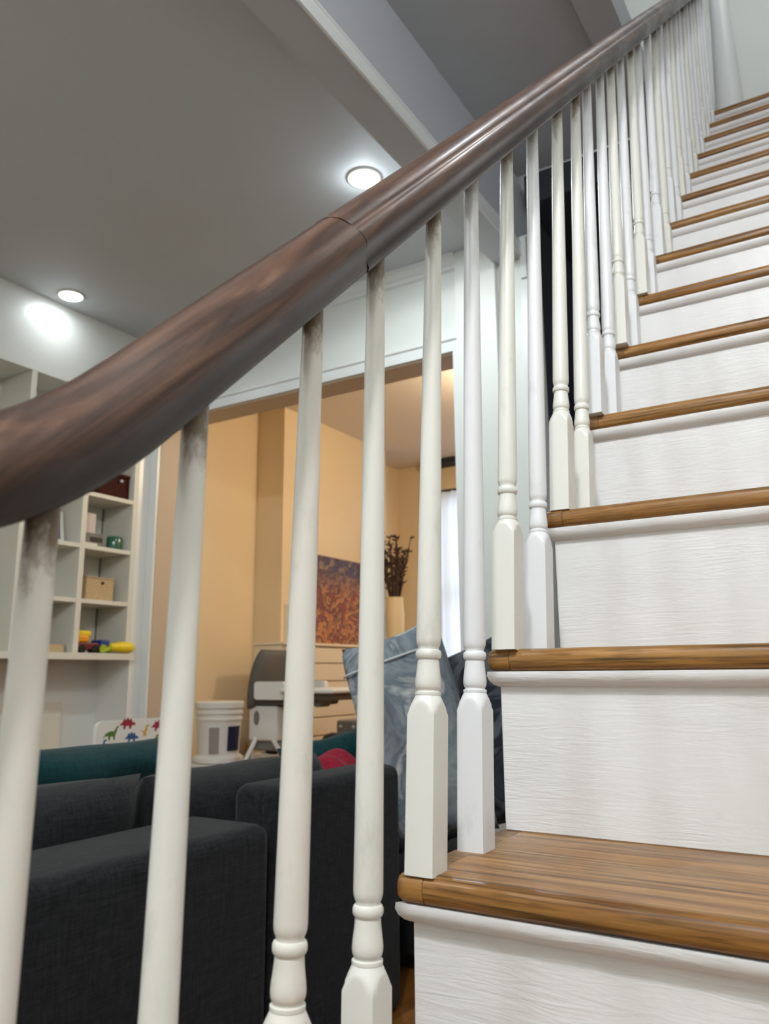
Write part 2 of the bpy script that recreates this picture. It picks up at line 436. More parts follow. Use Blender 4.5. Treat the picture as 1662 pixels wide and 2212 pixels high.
prism(bm, [(-0.902, 2.380), (-0.896, 2.374), (-0.888, 2.376), (-0.888, 2.386), (-0.893, 2.390), (-0.893, 2.440), (-0.889, 2.443), (-0.889, 2.452), (-0.896, 2.458), (-0.902, 2.458)], 'y', -3.2, YC)
mk('trim_2', bm, M['trim'], kind='structure')['label'] = 'white moulding along the edge of the ceiling beam'
# crown moulding on the cross wall, and its short return beside the beam
cp = [(0, 0), (-0.052, 0), (-0.052, -0.012), (-0.044, -0.018), (-0.030, -0.044), (-0.018, -0.056), (-0.016, -0.072), (0, -0.080)]
bm = bmesh.new(); prism(bm, [(YC + a, CEIL + b) for a, b in cp], 'x', XL, -1.255)
mk('trim_3', bm, M['trim'], kind='structure')['label'] = 'white crown moulding on the wall above the opening'
bm = bmesh.new(); prism(bm, [(-1.04 + a, CEIL + b) for a, b in cp], 'y', 2.25, YC - 0.035)
mk('trim_4', bm, M['trim'], kind='structure')['label'] = 'short bright crown moulding beside the beam end'
# casing round the wide opening
bm = bmesh.new()
prism(bm, [(YC, 1.975), (YC - 0.016, 1.975), (YC - 0.016, 2.030), (YC - 0.026, 2.036), (YC - 0.026, 2.048), (YC, 2.052)], 'x', XL + 0.002, -1.257)
mk('trim_5', bm, M['trim'], kind='structure')['label'] = 'white head casing over the wide opening'
struct('trim_6', [((-1.285, YC - 0.018, FLOOR), (-1.255, YC, 1.975))], M['trim'], 'white right casing of the wide opening')
struct('trim_7', [((XL + 0.002, YC - 0.018, FLOOR), (-3.395, YC, 1.975))], M['trim'], 'white left casing of the wide opening')
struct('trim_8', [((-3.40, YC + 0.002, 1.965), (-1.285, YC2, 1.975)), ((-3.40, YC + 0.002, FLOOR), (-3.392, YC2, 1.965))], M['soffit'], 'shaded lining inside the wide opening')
# edge of the stair well in the upper floor
struct('trim_9', [((-0.31, -1.0, 2.795), (-0.19, 2.757, 2.82)), ((-0.20, -1.0, 2.80), (-0.185, 2.757, 2.98))], M['hallceil'], 'moulded plaster edge of the stairwell above the handrail')
struct('wall_passage_header', [((-0.87, YC, 2.66), (0.012, YC2, HCEIL))], M['dark'], 'beam above the unlit passage, shade painted into its colour')  # header takes the same painted passage shade
struct('trim_10', [((-0.900, YC - 0.03, 2.26), (-0.868, YC, 2.48)), ((-0.905, YC - 0.014, FLOOR), (-0.868, YC, 2.26))], M['trim'], 'white door casing beside the dark passage')
struct('baseboard_dining', [((-3.78, YC2, FLOOR), (-3.765, 4.16, FLOOR + 0.16))], M['trim'])
# window of the dining room
struct('window_1', [((-3.30, YF + 0.03, 0.1), (-3.25, YF + 0.09, 2.16)), ((-1.95, YF + 0.03, 0.1), (-1.90, YF + 0.09, 2.16)), ((-3.30, YF + 0.03, 2.10), (-1.90, YF + 0.09, 2.16)),
                    ((-3.30, YF + 0.03, 0.1), (-1.90, YF + 0.09, 0.16)), ((-3.30, YF + 0.035, 1.10), (-1.90, YF + 0.085, 1.15))], M['trim'], 'bright window behind the sheer curtain')
for z0, z1 in ((0.16, 1.10), (1.15, 2.10)):
    b_ = bmesh.new(); box(b_, (-3.25, YF + 0.055, z0), (-1.95, YF + 0.061, z1)); mk('pane', b_, M['glass'], bpy.data.objects['window_1'])
bm = bmesh.new(); N = 90
top = []; bot = []
for i in range(N + 1):
    x = -3.27 + 1.30 * i / N; y = YF - 0.07 + 0.022 * math.sin(i * 0.9) + 0.008 * math.sin(i * 2.3)
    top.append(bm.verts.new((x, y, 2.17))); bot.append(bm.verts.new((x, y, -0.36)))
for i in range(N): bm.faces.new((top[i], top[i + 1], bot[i + 1], bot[i]))
cur = thing('curtain', (-2.6, YF - 0.07, -0.36), 'sheer white curtain glowing before the far window', 'curtain')
mk('drape', bm, M['sheer'], cur, smooth=True)
bm = bmesh.new(); tube(bm, [(-3.45, YF - 0.07, 2.18), (-1.9, YF - 0.07, 2.18)], 0.012, 10); mk('rod', bm, M['black'], cur, smooth=True)
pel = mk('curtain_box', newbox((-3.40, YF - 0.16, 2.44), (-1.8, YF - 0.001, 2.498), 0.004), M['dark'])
tag(pel, 'dark narrow box along the ceiling above the curtain', 'pelmet')

# ------------------------------------------------------------------ lamps with their fittings
def downlight(x, y, z, label, watts, color, lens, r=0.077, spread=None, glow=0.045):
    t = thing('downlight', (x, y, z), label, 'ceiling light', 'recessed ceiling lights')
    bm = bmesh.new(); lathe(bm, [(r * 0.80, -0.004), (r * 0.82, -0.009), (r * 0.97, -0.007), (r, 0.0), (r * 0.80, 0.0)], (x, y, z), 40, cap=False)
    mk('trim_ring', bm, M['plastic_white'], t, smooth=True)
    bm = bmesh.new(); lathe(bm, [(r * 0.81, -0.004), (r * 0.7, -0.012), (r * 0.4, -0.018), (0.002, -0.020)], (x, y, z), 32)
    mk('lens', bm, M[lens], t, smooth=True)
    lamp('downlight_beam', 'AREA', (x, y, z - 0.024), watts, color, r * 1.5, parent=t, spread=spread)
    lamp('downlight_glow', 'POINT', (x, y, z - 0.060), watts * glow, color, 0.03, parent=t)
    return t
COOL = (0.88, 0.97, 1.0)
downlight(-1.30, 1.955, CEIL, 'round glowing downlight half hidden by the handrail', P_LIVING, COOL, 'lens_cool', glow=0.09)
downlight(-3.31, 1.975, CEIL, 'round glowing downlight close to the bookcase wall', P_LIVING * 0.075, COOL, 'lens_cool', glow=0.05)
downlight(-1.30, -1.6, CEIL, 'round downlight near the front of the living room', P_LIVING, COOL, 'lens_cool')
downlight(-3.31, -1.6, CEIL, 'round downlight over the far front corner', P_LIVING, COOL, 'lens_cool')
def globe(x, y, z, label, watts, color, lens, r=0.13):
    t = thing('ceiling_lamp', (x, y, z), label, 'ceiling light')
    bm = bmesh.new(); lathe(bm, [(r * 0.55, 0), (r * 0.6, -0.02), (r * 0.5, -0.03)], (x, y, z), 32); mk('base', bm, M['plastic_white'], t, smooth=True)
    bm = bmesh.new(); lathe(bm, [(r * 0.5, -0.03), (r, -0.06), (r * 0.92, -0.11), (r * 0.5, -0.145), (0.004, -0.155)], (x, y, z), 32); mk('shade', bm, M[lens], t, smooth=True)
    lamp('ceiling_lamp_light', 'POINT', (x, y, z - 0.26), watts, color, 0.09, parent=t)
    return t
globe(0.50, -1.35, HCEIL, 'white hall ceiling lamp above the foot of the stairs', P_HALL, (0.965, 0.985, 1.0), 'lens_cool')
globe(0.62, 2.2, UCEIL, 'upstairs ceiling lamp above the landing', P_UPPER, (0.96, 0.98, 1.0), 'lens_cool')
globe(-1.55, 4.3, CEIL, 'warm ceiling lamp in the cream room', P_DINING, (1.0, 0.86, 0.66), 'lens_warm')

# ------------------------------------------------------------------ staircase
KS = list(range(-1, 15))
st = thing('staircase', (0.5, -0.42, FLOOR), 'white painted staircase with oak treads climbing away to the right', 'staircase')
so = ORG['staircase']
TH = 0.0255
def rel(x, y, z): return Vector((x, y, z)) - so
def front(c, d): return c.y < 0.001 and abs(d.x) > 0.9
bm = newbox((0.0295, 0, -TH), (XR - 0.002, 0.232, 0), 0.0105, 5, front)
tr0 = mk('tread', bm, M['oak'], st, smooth=True, local=True, angle=50)
def frontleft(c, d): return (c.y < 0.001 and abs(d.x) > 0.9) or (c.x < 0.001 and abs(d.y) > 0.9) or (c.x < 0.001 and c.y < 0.001)
bm = newbox((0, 0, -TH), (0.0290, 0.236, 0), 0.0095, 4, frontleft)
nr0 = mk('nosing_return', bm, M['oak'], tr0, smooth=True, local=True, angle=50)
RY = 0.0164
bm = newbox((0.0106, 0, -(RISE - TH)), (XR - 0.002, 0.017, 0.0), 0.0012, 1)
ri0 = mk('riser', bm, M['riser'], st, local=True)
cv = [(0.0175, 0.0), (0.0035, 0.0), (0.0030, -0.005), (0.0055, -0.0105), (0.0100, -0.0150), (0.0150, -0.0172), (0.0175, -0.0178)]
bm = bmesh.new()
A = [bm.verts.new((0.0106 - (RY - min(a, RY)) * 0.8, a, b)) for a, b in cv]; B = [bm.verts.new((XR - 0.002, a, b)) for a, b in cv]
bm.faces.new(A); bm.faces.new(B[::-1])
for i in range(len(cv)): bm.faces.new((A[i], B[i], B[(i + 1) % len(cv)], A[(i + 1) % len(cv)]))
co0 = mk('cove_moulding', bm, M['riser'], st, local=True, smooth=True, angle=45)
for i, k in enumerate(KS):
    y0, z0 = (k - 1) * RUN, k * RISE
    if i == 0:
        tr, ri, co = tr0, ri0, co0
    else:
        tr, ri, co = dup(tr0), dup(ri0), dup(co0)
        dup(nr0, tr)
    tr.location = rel(0, y0, z0); ri.location = rel(0, y0 + RY, z0 - TH); co.location = rel(0, y0, z0 - TH)
# stringer: saw-tooth side board and panel below it
def stringer(x0, x1):
    bm = bmesh.new()
    for k in KS:
        ya, yb = (k - 1) * RUN + RY + 0.003, k * RUN + RY + 0.003
        prism(bm, [(ya, FLOOR), (yb, FLOOR), (yb, k * RISE - TH - 0.0005), (ya, k * RISE - TH - 0.0005)], 'x', x0, x1)
    return bm
mk('stringer', stringer(0.0125, 0.030), M['riser'], st)

# ------------------------------------------------------------------ stair railing
rl = thing('stair_railing', (XB, -0.53, FLOOR), 'dark wooden handrail on cream and white turned balusters', 'railing')
ro = ORG['stair_railing']
def rail_center(s):
    """centre line (y, z) as a function of y"""
    S = 0.950; base = 0.8545
    ye = -0.345
    if s >= ye: return base + S * s
    # easing: slope falls off from S to 0
    d = ye - s; L = 0.16
    if d < L: return base + S * ye - (S * d - S * d * d / (2 * L))
    return base + S * ye - S * L / 2
prof_smooth = [(-0.0170, -0.0330), (0.0170, -0.0330), (0.0215, -0.0315), (0.0238, -0.0270), (0.0250, -0.0200), (0.0272, -0.0130), (0.0302, -0.0070), (0.0320, -0.0010),
        (0.0322, 0.0040), (0.0312, 0.0085), (0.0294, 0.0125), (0.0272, 0.0160), (0.0250, 0.0188), (0.0225, 0.0214), (0.0192, 0.0250), (0.0150, 0.0288), (0.0085, 0.0318), (0.0, 0.0330)]
prof_ridged = [(-0.0170, -0.0330), (0.0170, -0.0330), (0.0225, -0.0318), (0.0250, -0.0270), (0.0246, -0.0200), (0.0252, -0.0140), (0.0276, -0.0085), (0.0308, -0.0045), (0.0323, 0.0010),
        (0.0318, 0.0070), (0.0298, 0.0118), (0.0270, 0.0148), (0.0247, 0.0164), (0.0243, 0.0188), (0.0232, 0.0212), (0.0195, 0.0258), (0.0150, 0.0292), (0.0085, 0.0322), (0.0, 0.0332)]
def full(p):
    p = [(a * 0.97, b * (0.92 if b > 0 else 0.74)) for a, b in p]
    return p + [(-a, b) for a, b in p[-2:1:-1]]
def rail_section(ys, p):
    prof = full(p); bm = bmesh.new(); rings = []; wear_or_light = []
    for y in ys:
        e = 1e-3; s = (rail_center(y + e) - rail_center(y - e)) / (2 * e)
        t = Vector((0, 1, s)).normalized(); n = Vector((0, -t.z, t.y))
        c = Vector((XB, y, rail_center(y)))
        rings.append([bm.verts.new(c + Vector((a, 0, 0)) + n * b) for a, b in prof])
        wear_or_light += [min(1.0, max(0.0, (b + 0.012) / 0.024)) for a, b in prof]  # painted light: bright upper profile down to shaded underside
    m = len(prof)
    for a, b in zip(rings, rings[1:]):
        for i in range(m): bm.faces.new((a[i], a[(i + 1) % m], b[(i + 1) % m], b[i]))
    bm.faces.new(rings[0][::-1]); bm.faces.new(rings[-1])
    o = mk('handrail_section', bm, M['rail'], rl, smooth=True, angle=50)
    at = o.data.attributes.new('rail_light', 'FLOAT', 'POINT'); at.data.foreach_set('value', wear_or_light)
    return o
def frange(a, b, n): return [a + (b - a) * i / n for i in range(n + 1)]
# the joints run across the rail, so each section is cut by y at its centre line
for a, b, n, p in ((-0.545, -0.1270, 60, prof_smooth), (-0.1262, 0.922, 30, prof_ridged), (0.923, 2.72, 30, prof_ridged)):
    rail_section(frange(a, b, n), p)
# newel where the rail ends, left of the picture
bm = bmesh.new(); box(bm, (XB - 0.045, -0.585, FLOOR), (XB + 0.045, -0.495, -0.05))
lathe(bm, [(0.040, -0.05), (0.044, -0.03), (0.032, -0.01), (0.036, 0.05), (0.026, 0.30), (0.034, 0.33), (0.026, 0.36), (0.038, 0.44), (0.038, 0.50), (0.020, 0.512), (0.004, 0.515)], (XB, -0.54, 0), 24)
mk('newel_post', bm, M['bal_cream'], rl)

BP = [(0.0300, -0.002), (0.0300, 0.1300), (0.0218, 0.1310), (0.0196, 0.1360), (0.0168, 0.1425), (0.0142, 0.1480), (0.0125, 0.1515), (0.0118, 0.1530), (0.0122, 0.1536), (0.0122, 0.1560), (0.0104, 0.1568), (0.0104, 0.1580),
      (0.0113, 0.1590), (0.0121, 0.1615), (0.0123, 0.1650), (0.0119, 0.1700), (0.0112, 0.1750), (0.0106, 0.1805), (0.0103, 0.1850), (0.0097, 0.1856), (0.0097, 0.1868), (0.0112, 0.1873), (0.0121, 0.1890), (0.0123, 0.1912), (0.0121, 0.1934), (0.0112, 0.1951), (0.0099, 0.1956), (0.0099, 0.1975), (0.0106, 0.1990), (0.0116, 0.2020), (0.0119, 0.2060)]
HW = 0.01435
def baluster_bm(L):
    bm = bmesh.new(); n = 32; rings = []
    prof_ = []
    # densify the lamb's-tongue region
    for (r0, z0), (r1, z1) in zip(BP, BP[1:]):
        k = 4 if 0.130 <= z0 < 0.152 else 1
        for i in range(k): prof_.append((r0 + (r1 - r0) * i / k, z0 + (z1 - z0) * i / k))
    prof_.append(BP[-1])
    for i in range(1, 7): prof_.append((0.0119 - 0.0036 * (i / 6) ** 1.1, 0.206 + (L - 0.206) * i / 6))
    for r, z in prof_:
        ring = []
        for i in range(n):
            a = 2 * math.pi * i / n
            sq = HW / max(abs(math.cos(a)), abs(math.sin(a)))
            sq = min(sq, HW * 1.385)
            q = min(r, sq)
            ring.append(bm.verts.new((q * math.cos(a), q * math.sin(a), z)))
        rings.append(ring)
    for a, b in zip(rings, rings[1:]):
        for i in range(n): bm.faces.new((a[i], a[(i + 1) % n], b[(i + 1) % n], b[i]))
    bm.faces.new(rings[0][::-1]); bm.faces.new(rings[-1])
    return bm
# foot y (at the tread), lean along the stair (dy/dz) for each baluster, in order up the stair
foot = {1: -0.408, 2: -0.306, 3: -0.186, 4: -0.086, 5: 0.0150, 6: 0.1195, 7: 0.219, 8: 0.323, 9: 0.438, 10: 0.536, 11: 0.636, 12: 0.731, 13: 0.842, 14: 0.932, 15: 1.062, 16: 1.148}
lean = {1: 0.0235, 2: 0.026, 3: 0.039, 4: 0.031, 5: 0.064, 6: 0.052, 7: 0.092, 8: 0.086, 9: 0.115, 10: 0.12}
tone = 'SCSCCWCWCCWWCWCWWCWWCWWCWWCWWWCWWW'
cache = {}
for i in range(1, 31):
    k = (i - 5) // 2 + 1
    fy = foot.get(i, 0.0146 + (i - 5) * RUN / 2 + 0.008)
    ln = lean.get(i, 0.115)
    z0 = k * RISE
    # length along its own axis until it is let into the rail
    h = 0.1
    for _ in range(30): h = rail_center(fy + ln * h) - 0.031 - z0
    L = round((h + 0.016) / math.cos(math.atan(ln)), 3)
    c = tone[(i - 1) % len(tone)]
    key = (round(L, 2), c)
    if key not in cache:
        o = mk('baluster', baluster_bm(L), M[{'C': 'bal_cream', 'W': 'bal_white', 'S': 'bal_stain'}[c]], rl, smooth=True, local=True, angle=32)
        cache[key] = o
    else:
        o = dup(cache[key])
    o.location = Vector((XB, fy, z0)) - ro
    o.rotation_euler = (-math.atan(ln), 0, 0)

# top landing post
np_ = thing('landing_post', (0.068, 3.08, UFLOOR), 'glossy white post standing at the top of the stairs', 'post')
bm = bmesh.new(); lathe(bm, [(0.074, 0), (0.074, 0.02), (0.070, 0.04), (0.066, 0.20), (0.058, 0.42), (0.048, 0.66), (0.042, 1.00), (0.042, 1.20)], (0.068, 3.08, UFLOOR), 28)
mk('shaft', bm, M['trim'], np_, smooth=True, angle=50)
bm = bmesh.new(); lathe(bm, [(0.044, 1.20), (0.060, 1.215), (0.062, 1.24), (0.050, 1.26), (0.052, 1.30), (0.030, 1.34), (0.004, 1.35)], (0.068, 3.08, UFLOOR), 28)
mk('cap', bm, M['trim'], np_, smooth=True, angle=50)

# ------------------------------------------------------------------ bookcase
bk = thing('bookcase', (-3.6, 1.7, 0.465), 'white built-in bookcase of open cubbies in the left wall', 'bookcase')
XBK = -3.735
for y in (0.71, 1.11, 1.495, 1.876, 2.266, 2.634):
    mk('upright', newbox((XBK, y, 0.50), (XL - 0.001, y + 0.034, 2.049)), M['shelf'], bk)
def shelf(y0, y1, z, th=0.024): mk('shelf', newbox((XBK, y0 + 0.001, z - th), (XL - 0.003, y1 - 0.001, z)), M['shelf'], bk)
mk('shelf', newbox((XBK, 0.71, 0.463), (XL + 0.045, 2.667, 0.4995)), M['shelf'], bk)
for z in (1.121, 0.806): shelf(1.91, 2.266, z)
for z in (1.437, 1.745): shelf(1.91, 2.266, z)
for z in (1.437, 1.121, 0.806, 1.745): shelf(2.30, 2.634, z)
for a, b in ((0.744, 1.11), (1.144, 1.495), (1.529, 1.876)):
    for z in (1.437,): shelf(a, b, z)
mk('back_panel', newbox((XBK - 0.013, 0.71, 0.50), (XBK - 0.001, 2.667, 2.049)), M['shelf'], bk)
for y in (2.262, 2.630):
    mk('corner_strip', newbox((XBK, y - 0.006, 0.505), (XBK + 0.003, y + 0.003, 2.04)), M['plastic_grey'], bk)  # thin grey strip down the back corner of a column
wb = mk('white_board', newbox((-3.745, 1.7, -0.38), (-3.725, 2.42, 0.22), 0.004), M['shelf']); tag(wb, 'flat pale panel leaning in the niche under the bookcase', 'panel')

def T(name, lab, cat, loc, group=None): return thing(name, loc, lab, cat, group)
# dark wooden box with a brass knob
t = T('wooden_box', 'dark red-brown wooden box with a small round knob on upper shelf', 'box', (-3.58, 2.52, 1.437))
mk('body', newbox((-3.70, 2.40, 1.4375), (-3.50, 2.628, 1.575), 0.006), M['mahog'], t)
mk('lid', newbox((-3.705, 2.396, 1.577), (-3.496, 2.631, 1.600), 0.006), M['mahog'], t)
bm = bmesh.new(); lathe(bm, [(0.005, 0), (0.006, 0.006), (0.011, 0.012), (0.009, 0.018), (0.002, 0.02)], (-3.50, 2.555, 1.550), 16, 'x'); mk('knob', bm, M['piping'], t, smooth=True)
# picture frame leaning in the narrow cubby
t = T('picture_frame', 'small white picture frame leaning in the cubby', 'picture frame', (-3.6, 2.16, 1.121))
bm = bmesh.new()
for lo, hi in (((0, 0, 0), (0.014, 0.022, 0.19)), ((0, 0.118, 0), (0.014, 0.14, 0.19)), ((0, 0.022, 0), (0.014, 0.118, 0.02)), ((0, 0.022, 0.17), (0.014, 0.118, 0.19))): box(bm, lo, hi)
def lean_put(o, loc, ry=0.0, rz=0.0): o.location = loc; o.rotation_euler = (0, ry, rz)
f = mk('frame', bm, M['plastic_white'], t, local=True); f.rotation_euler = (0, -0.18, 0); f.location = (0.03, -0.07, 0.002)
bm = bmesh.new(); box(bm, (0.001, 0.022, 0.02), (0.008, 0.118, 0.17)); f2 = mk('photograph', bm, M['photo'], t, local=True); f2.rotation_euler = (0, -0.18, 0); f2.location = (0.03, -0.07, 0.002)
# pink card, grey camera, green candle jar
pc = mk('card', newbox((-3.60, 2.375, 1.2125), (-3.585, 2.462, 1.338), 0.002), M['pinkcard']); tag(pc, 'pale pink card standing on the grey device', 'card')
t = T('grey_device', 'small grey device with a dark slot beneath the pink card', 'device', (-3.63, 2.40, 1.121))
mk('body', newbox((-3.70, 2.345, 1.1215), (-3.55, 2.500, 1.212), 0.008), M['plastic_grey'], t)
mk('slot', newbox((-3.552, 2.400, 1.160), (-3.546, 2.488, 1.188), 0.003), M['black'], t)
mk('base_plate', newbox((-3.552, 2.335, 1.126), (-3.543, 2.45, 1.150), 0.002), M['plastic_white'], t)
t = T('candle_jar', 'shiny green glass jar at the cubby corner', 'jar', (-3.56, 2.575, 1.121))
bm = bmesh.new(); lathe(bm, [(0.044, 0.0005), (0.047, 0.006), (0.047, 0.080), (0.043, 0.086), (0.042, 0.07), (0.002, 0.068)], (-3.55, 2.578, 1.121), 28); mk('glass', bm, M['green'], t, smooth=True, angle=40)
# woven tan box
t = T('storage_box', 'tan woven storage box with a round eyelet', 'box', (-3.6, 2.45, 0.806))
mk('body', newbox((-3.69, 2.365, 0.8065), (-3.51, 2.562, 0.935), 0.004), M['tan'], t)
bm = bmesh.new(); lathe(bm, [(0.010, 0), (0.010, 0.004), (0.005, 0.005), (0.002, 0.002)], (-3.51, 2.478, 0.912), 16, 'x'); mk('eyelet', bm, M['brown_twig'], t)
mk('lid', newbox((-3.692, 2.363, 0.936), (-3.508, 2.564, 0.945), 0.002), M['tan'], t)
# wooden tray in the narrow lower cubby
t = T('wooden_tray', 'low tan wooden tray in the lower narrow cubby', 'tray', (-3.58, 2.14, 0.50))
bm = bmesh.new()
for lo, hi in (((-3.68, 2.02, 0.5005), (-3.50, 2.24, 0.51)), ((-3.68, 2.02, 0.51), (-3.672, 2.24, 0.545)), ((-3.508, 2.02, 0.51), (-3.50, 2.24, 0.545)), ((-3.672, 2.02, 0.51), (-3.508, 2.03, 0.545)), ((-3.672, 2.23, 0.51), (-3.508, 2.24, 0.545))): box(bm, lo, hi)
mk('tray_body', bm, M['tan'], t)
bm = bmesh.new(); tube(bm, [(-3.53, 2.243, 0.512), (-3.53, 2.262, 0.52), (-3.53, 2.262, 0.535), (-3.53, 2.243, 0.54)], 0.004, 8); mk('handle', bm, M['brown_twig'], t, smooth=True)
dk = thing('dark_book', (-3.64, 1.965, 0.50), 'dark narrow book standing beside the tan tray', 'book')
mk('cover', newbox((-3.70, 1.945, 0.5005), (-3.53, 1.985, 0.70), 0.003), M['brown_twig'], dk)
mk('pages', newbox((-3.695, 1.949, 0.504), (-3.527, 1.981, 0.696)), M['pinkcard'], dk)
# toy truck
t = T('toy_truck', 'toy truck in dark red and orange on bottom shelf', 'toy', (-3.56, 2.40, 0.50))
mk('chassis', newbox((-3.64, 2.330, 0.520), (-3.50, 2.475, 0.560), 0.008), M['red_toy'], t)
mk('cab', newbox((-3.62, 2.332, 0.561), (-3.515, 2.420, 0.606), 0.012, 3), M['orange_toy'], t)
mk('cargo_bed', newbox((-3.63, 2.340, 0.596), (-3.54, 2.45, 0.632), 0.010, 3), M['yellow_toy'], t)
for xx in (-3.635, -3.505):
    for yy in (2.358, 2.446):
        bm = bmesh.new(); lathe(bm, [(0.006, -0.010), (0.022, -0.009), (0.024, 0), (0.022, 0.009), (0.006, 0.010)], (xx, yy, 0.5245), 20, 'x'); mk('wheel', bm, M['black'], t, smooth=True, angle=40)
t = T('toy_tractor', 'small blue and lime toy tractor beside the toy truck', 'toy', (-3.55, 2.50, 0.50))
mk('body', newbox((-3.60, 2.490, 0.530), (-3.50, 2.552, 0.580), 0.010, 3), M['blue_toy'], t)
for xx in (-3.60, -3.497):
    for yy in (2.502, 2.552):
        bm = bmesh.new(); lathe(bm, [(0.006, -0.009), (0.024, -0.008), (0.0255, 0), (0.024, 0.008), (0.006, 0.009)], (xx, yy, 0.5265), 20, 'x'); mk('wheel', bm, M['lime_toy'] if xx > -3.55 else M['black'], t, smooth=True, angle=40)
# yellow toy torch hanging over the shelf edge
t = T('toy_torch', 'bright yellow plastic toy lying at the shelf edge', 'toy', (-3.46, 2.60, 0.50))
bm = bmesh.new(); lathe(bm, [(0.006, 0), (0.020, 0.006), (0.024, 0.03), (0.030, 0.06), (0.034, 0.10), (0.033, 0.14), (0.022, 0.165), (0.005, 0.172)], (-3.424, 2.490, 0.535), 20, 'y'); mk('body', bm, M['yellow_toy'], t, smooth=True)
bm = bmesh.new(); tube(bm, [(-3.424, 2.425, 0.506), (-3.424, 2.455, 0.512), (-3.424, 2.495, 0.53)], [0.005, 0.009, 0.012], 10); mk('handle', bm, M['lime_toy'], t, smooth=True)

# ------------------------------------------------------------------ sofa
sf = thing('sofa', (-1.1, 0.5, FLOOR), 'charcoal grey woven sofa with its back to the stairs', 'sofa')
def soft(name, lo, hi, r, m='sofa', seg=4, parent=sf):
    return mk(name, newbox(lo, hi, r, seg), M[m], parent, smooth=True, angle=60)
soft('back_frame', (-0.88, -1.3, FLOOR + 0.05), (-0.66, 0.640, 0.088), 0.030)
soft('back_frame', (-0.785, 0.650, FLOOR + 0.002), (-0.655, 1.13, 0.152), 0.028)
soft('seat_base', (-1.55, -1.28, FLOOR + 0.06), (-0.89, 1.12, FLOOR + 0.25), 0.03)
soft('armrest', (-1.55, 1.13, FLOOR + 0.05), (-0.80, 1.30, 0.03), 0.03)
for a, b in ((-1.26, -0.36), (-0.35, 0.55), (0.56, 1.11)): soft('seat_cushion', (-1.57, a, FLOOR + 0.25), (-0.92, b, FLOOR + 0.40), 0.05)
def puff(name, loc, dims, rot, m, parent=None, seed=0, pinch=0.05, local=None, wob=0.012):
    bm = pillow_bm(dims[0], dims[1], dims[2], 26, 26, pinch, seed, wob)
    Rm = Matrix.Rotation(rot[2], 4, 'Z') @ Matrix.Rotation(rot[0], 4, 'X') @ Matrix.Rotation(rot[1], 4, 'Y')
    bmesh.ops.transform(bm, matrix=Matrix.Translation(loc) @ Rm, verts=bm.verts)
    return mk(name, bm, M[m], parent, smooth=True)
# back cushions lean on the frame (their width runs along y)
puff('back_cushion', (-0.985, -0.02, 0.005), (1.16, 0.34, 0.22), (0.18, 0, math.pi / 2), 'sofa', sf, 3, 0.02)
puff('back_cushion', (-0.985, 0.870, -0.005), (0.60, 0.34, 0.22), (0.18, 0, math.pi / 2), 'sofa', sf, 4, 0.02)
for x, y in ((-1.5, -1.22), (-1.5, 1.22), (-0.72, -1.22), (-0.72, 1.05)):
    bm = bmesh.new(); lathe(bm, [(0.018, FLOOR), (0.024, FLOOR + 0.06)], (x, y, 0), 12); mk('foot', bm, M['black'], sf)
ot = thing('ottoman', (-1.0, 1.7, FLOOR), 'dark upholstered bench end under the patterned pillows', 'ottoman')
mk('body', newbox((-1.45, 1.32, FLOOR + 0.03), (-0.60, 2.05, -0.17), 0.04, 4), M['sofa'], ot, smooth=True, angle=60)
mk('plinth', newbox((-1.40, 1.36, FLOOR), (-0.65, 2.0, FLOOR + 0.03)), M['black'], ot)

tp = puff('teal_pillow', (-1.42, 0.80, 0.052), (0.66, 0.30, 0.16), (0.30, 0, math.pi / 2 + 0.05), 'teal', None, 5, 0.05); tag(tp, 'long dark teal pillow resting on the sofa by bookcase side', 'pillow')
tp2 = puff('teal_pillow', (-1.20, 1.66, 0.012), (0.36, 0.37, 0.14), (0.5, -0.25, 0.6), 'teal', None, 6, 0.06); tag(tp2, 'small teal pillow behind the crumpled crimson cloth', 'pillow')
# crimson cloth, a crumpled heap laid over the sofa end
bm = bmesh.new(); rnd = random.Random(11); NX, NY = 28, 28; gv = {}
for i in range(NX + 1):
    for j in range(NY + 1):
        u, v = i / NX, j / NY
        h = 0.10 * math.sin(math.pi * u) ** 0.6 * math.sin(math.pi * v) ** 0.6 + 0.016 * math.sin(9 * u + 4 * v) + 0.012 * math.sin(17 * v - 6 * u)
        gv[i, j] = bm.verts.new((-1.12 + 0.30 * u, 1.06 + 0.34 * v, 0.045 + h))
for i in range(NX):
    for j in range(NY): bm.faces.new((gv[i, j], gv[i + 1, j], gv[i + 1, j + 1], gv[i, j + 1]))
rc = mk('crimson_cloth', bm, M['red'], None, smooth=True); tag(rc, 'crumpled crimson cloth lying over the sofa back', 'cloth')
sm = rc.modifiers.new('thick', 'SOLIDIFY'); sm.thickness = 0.006

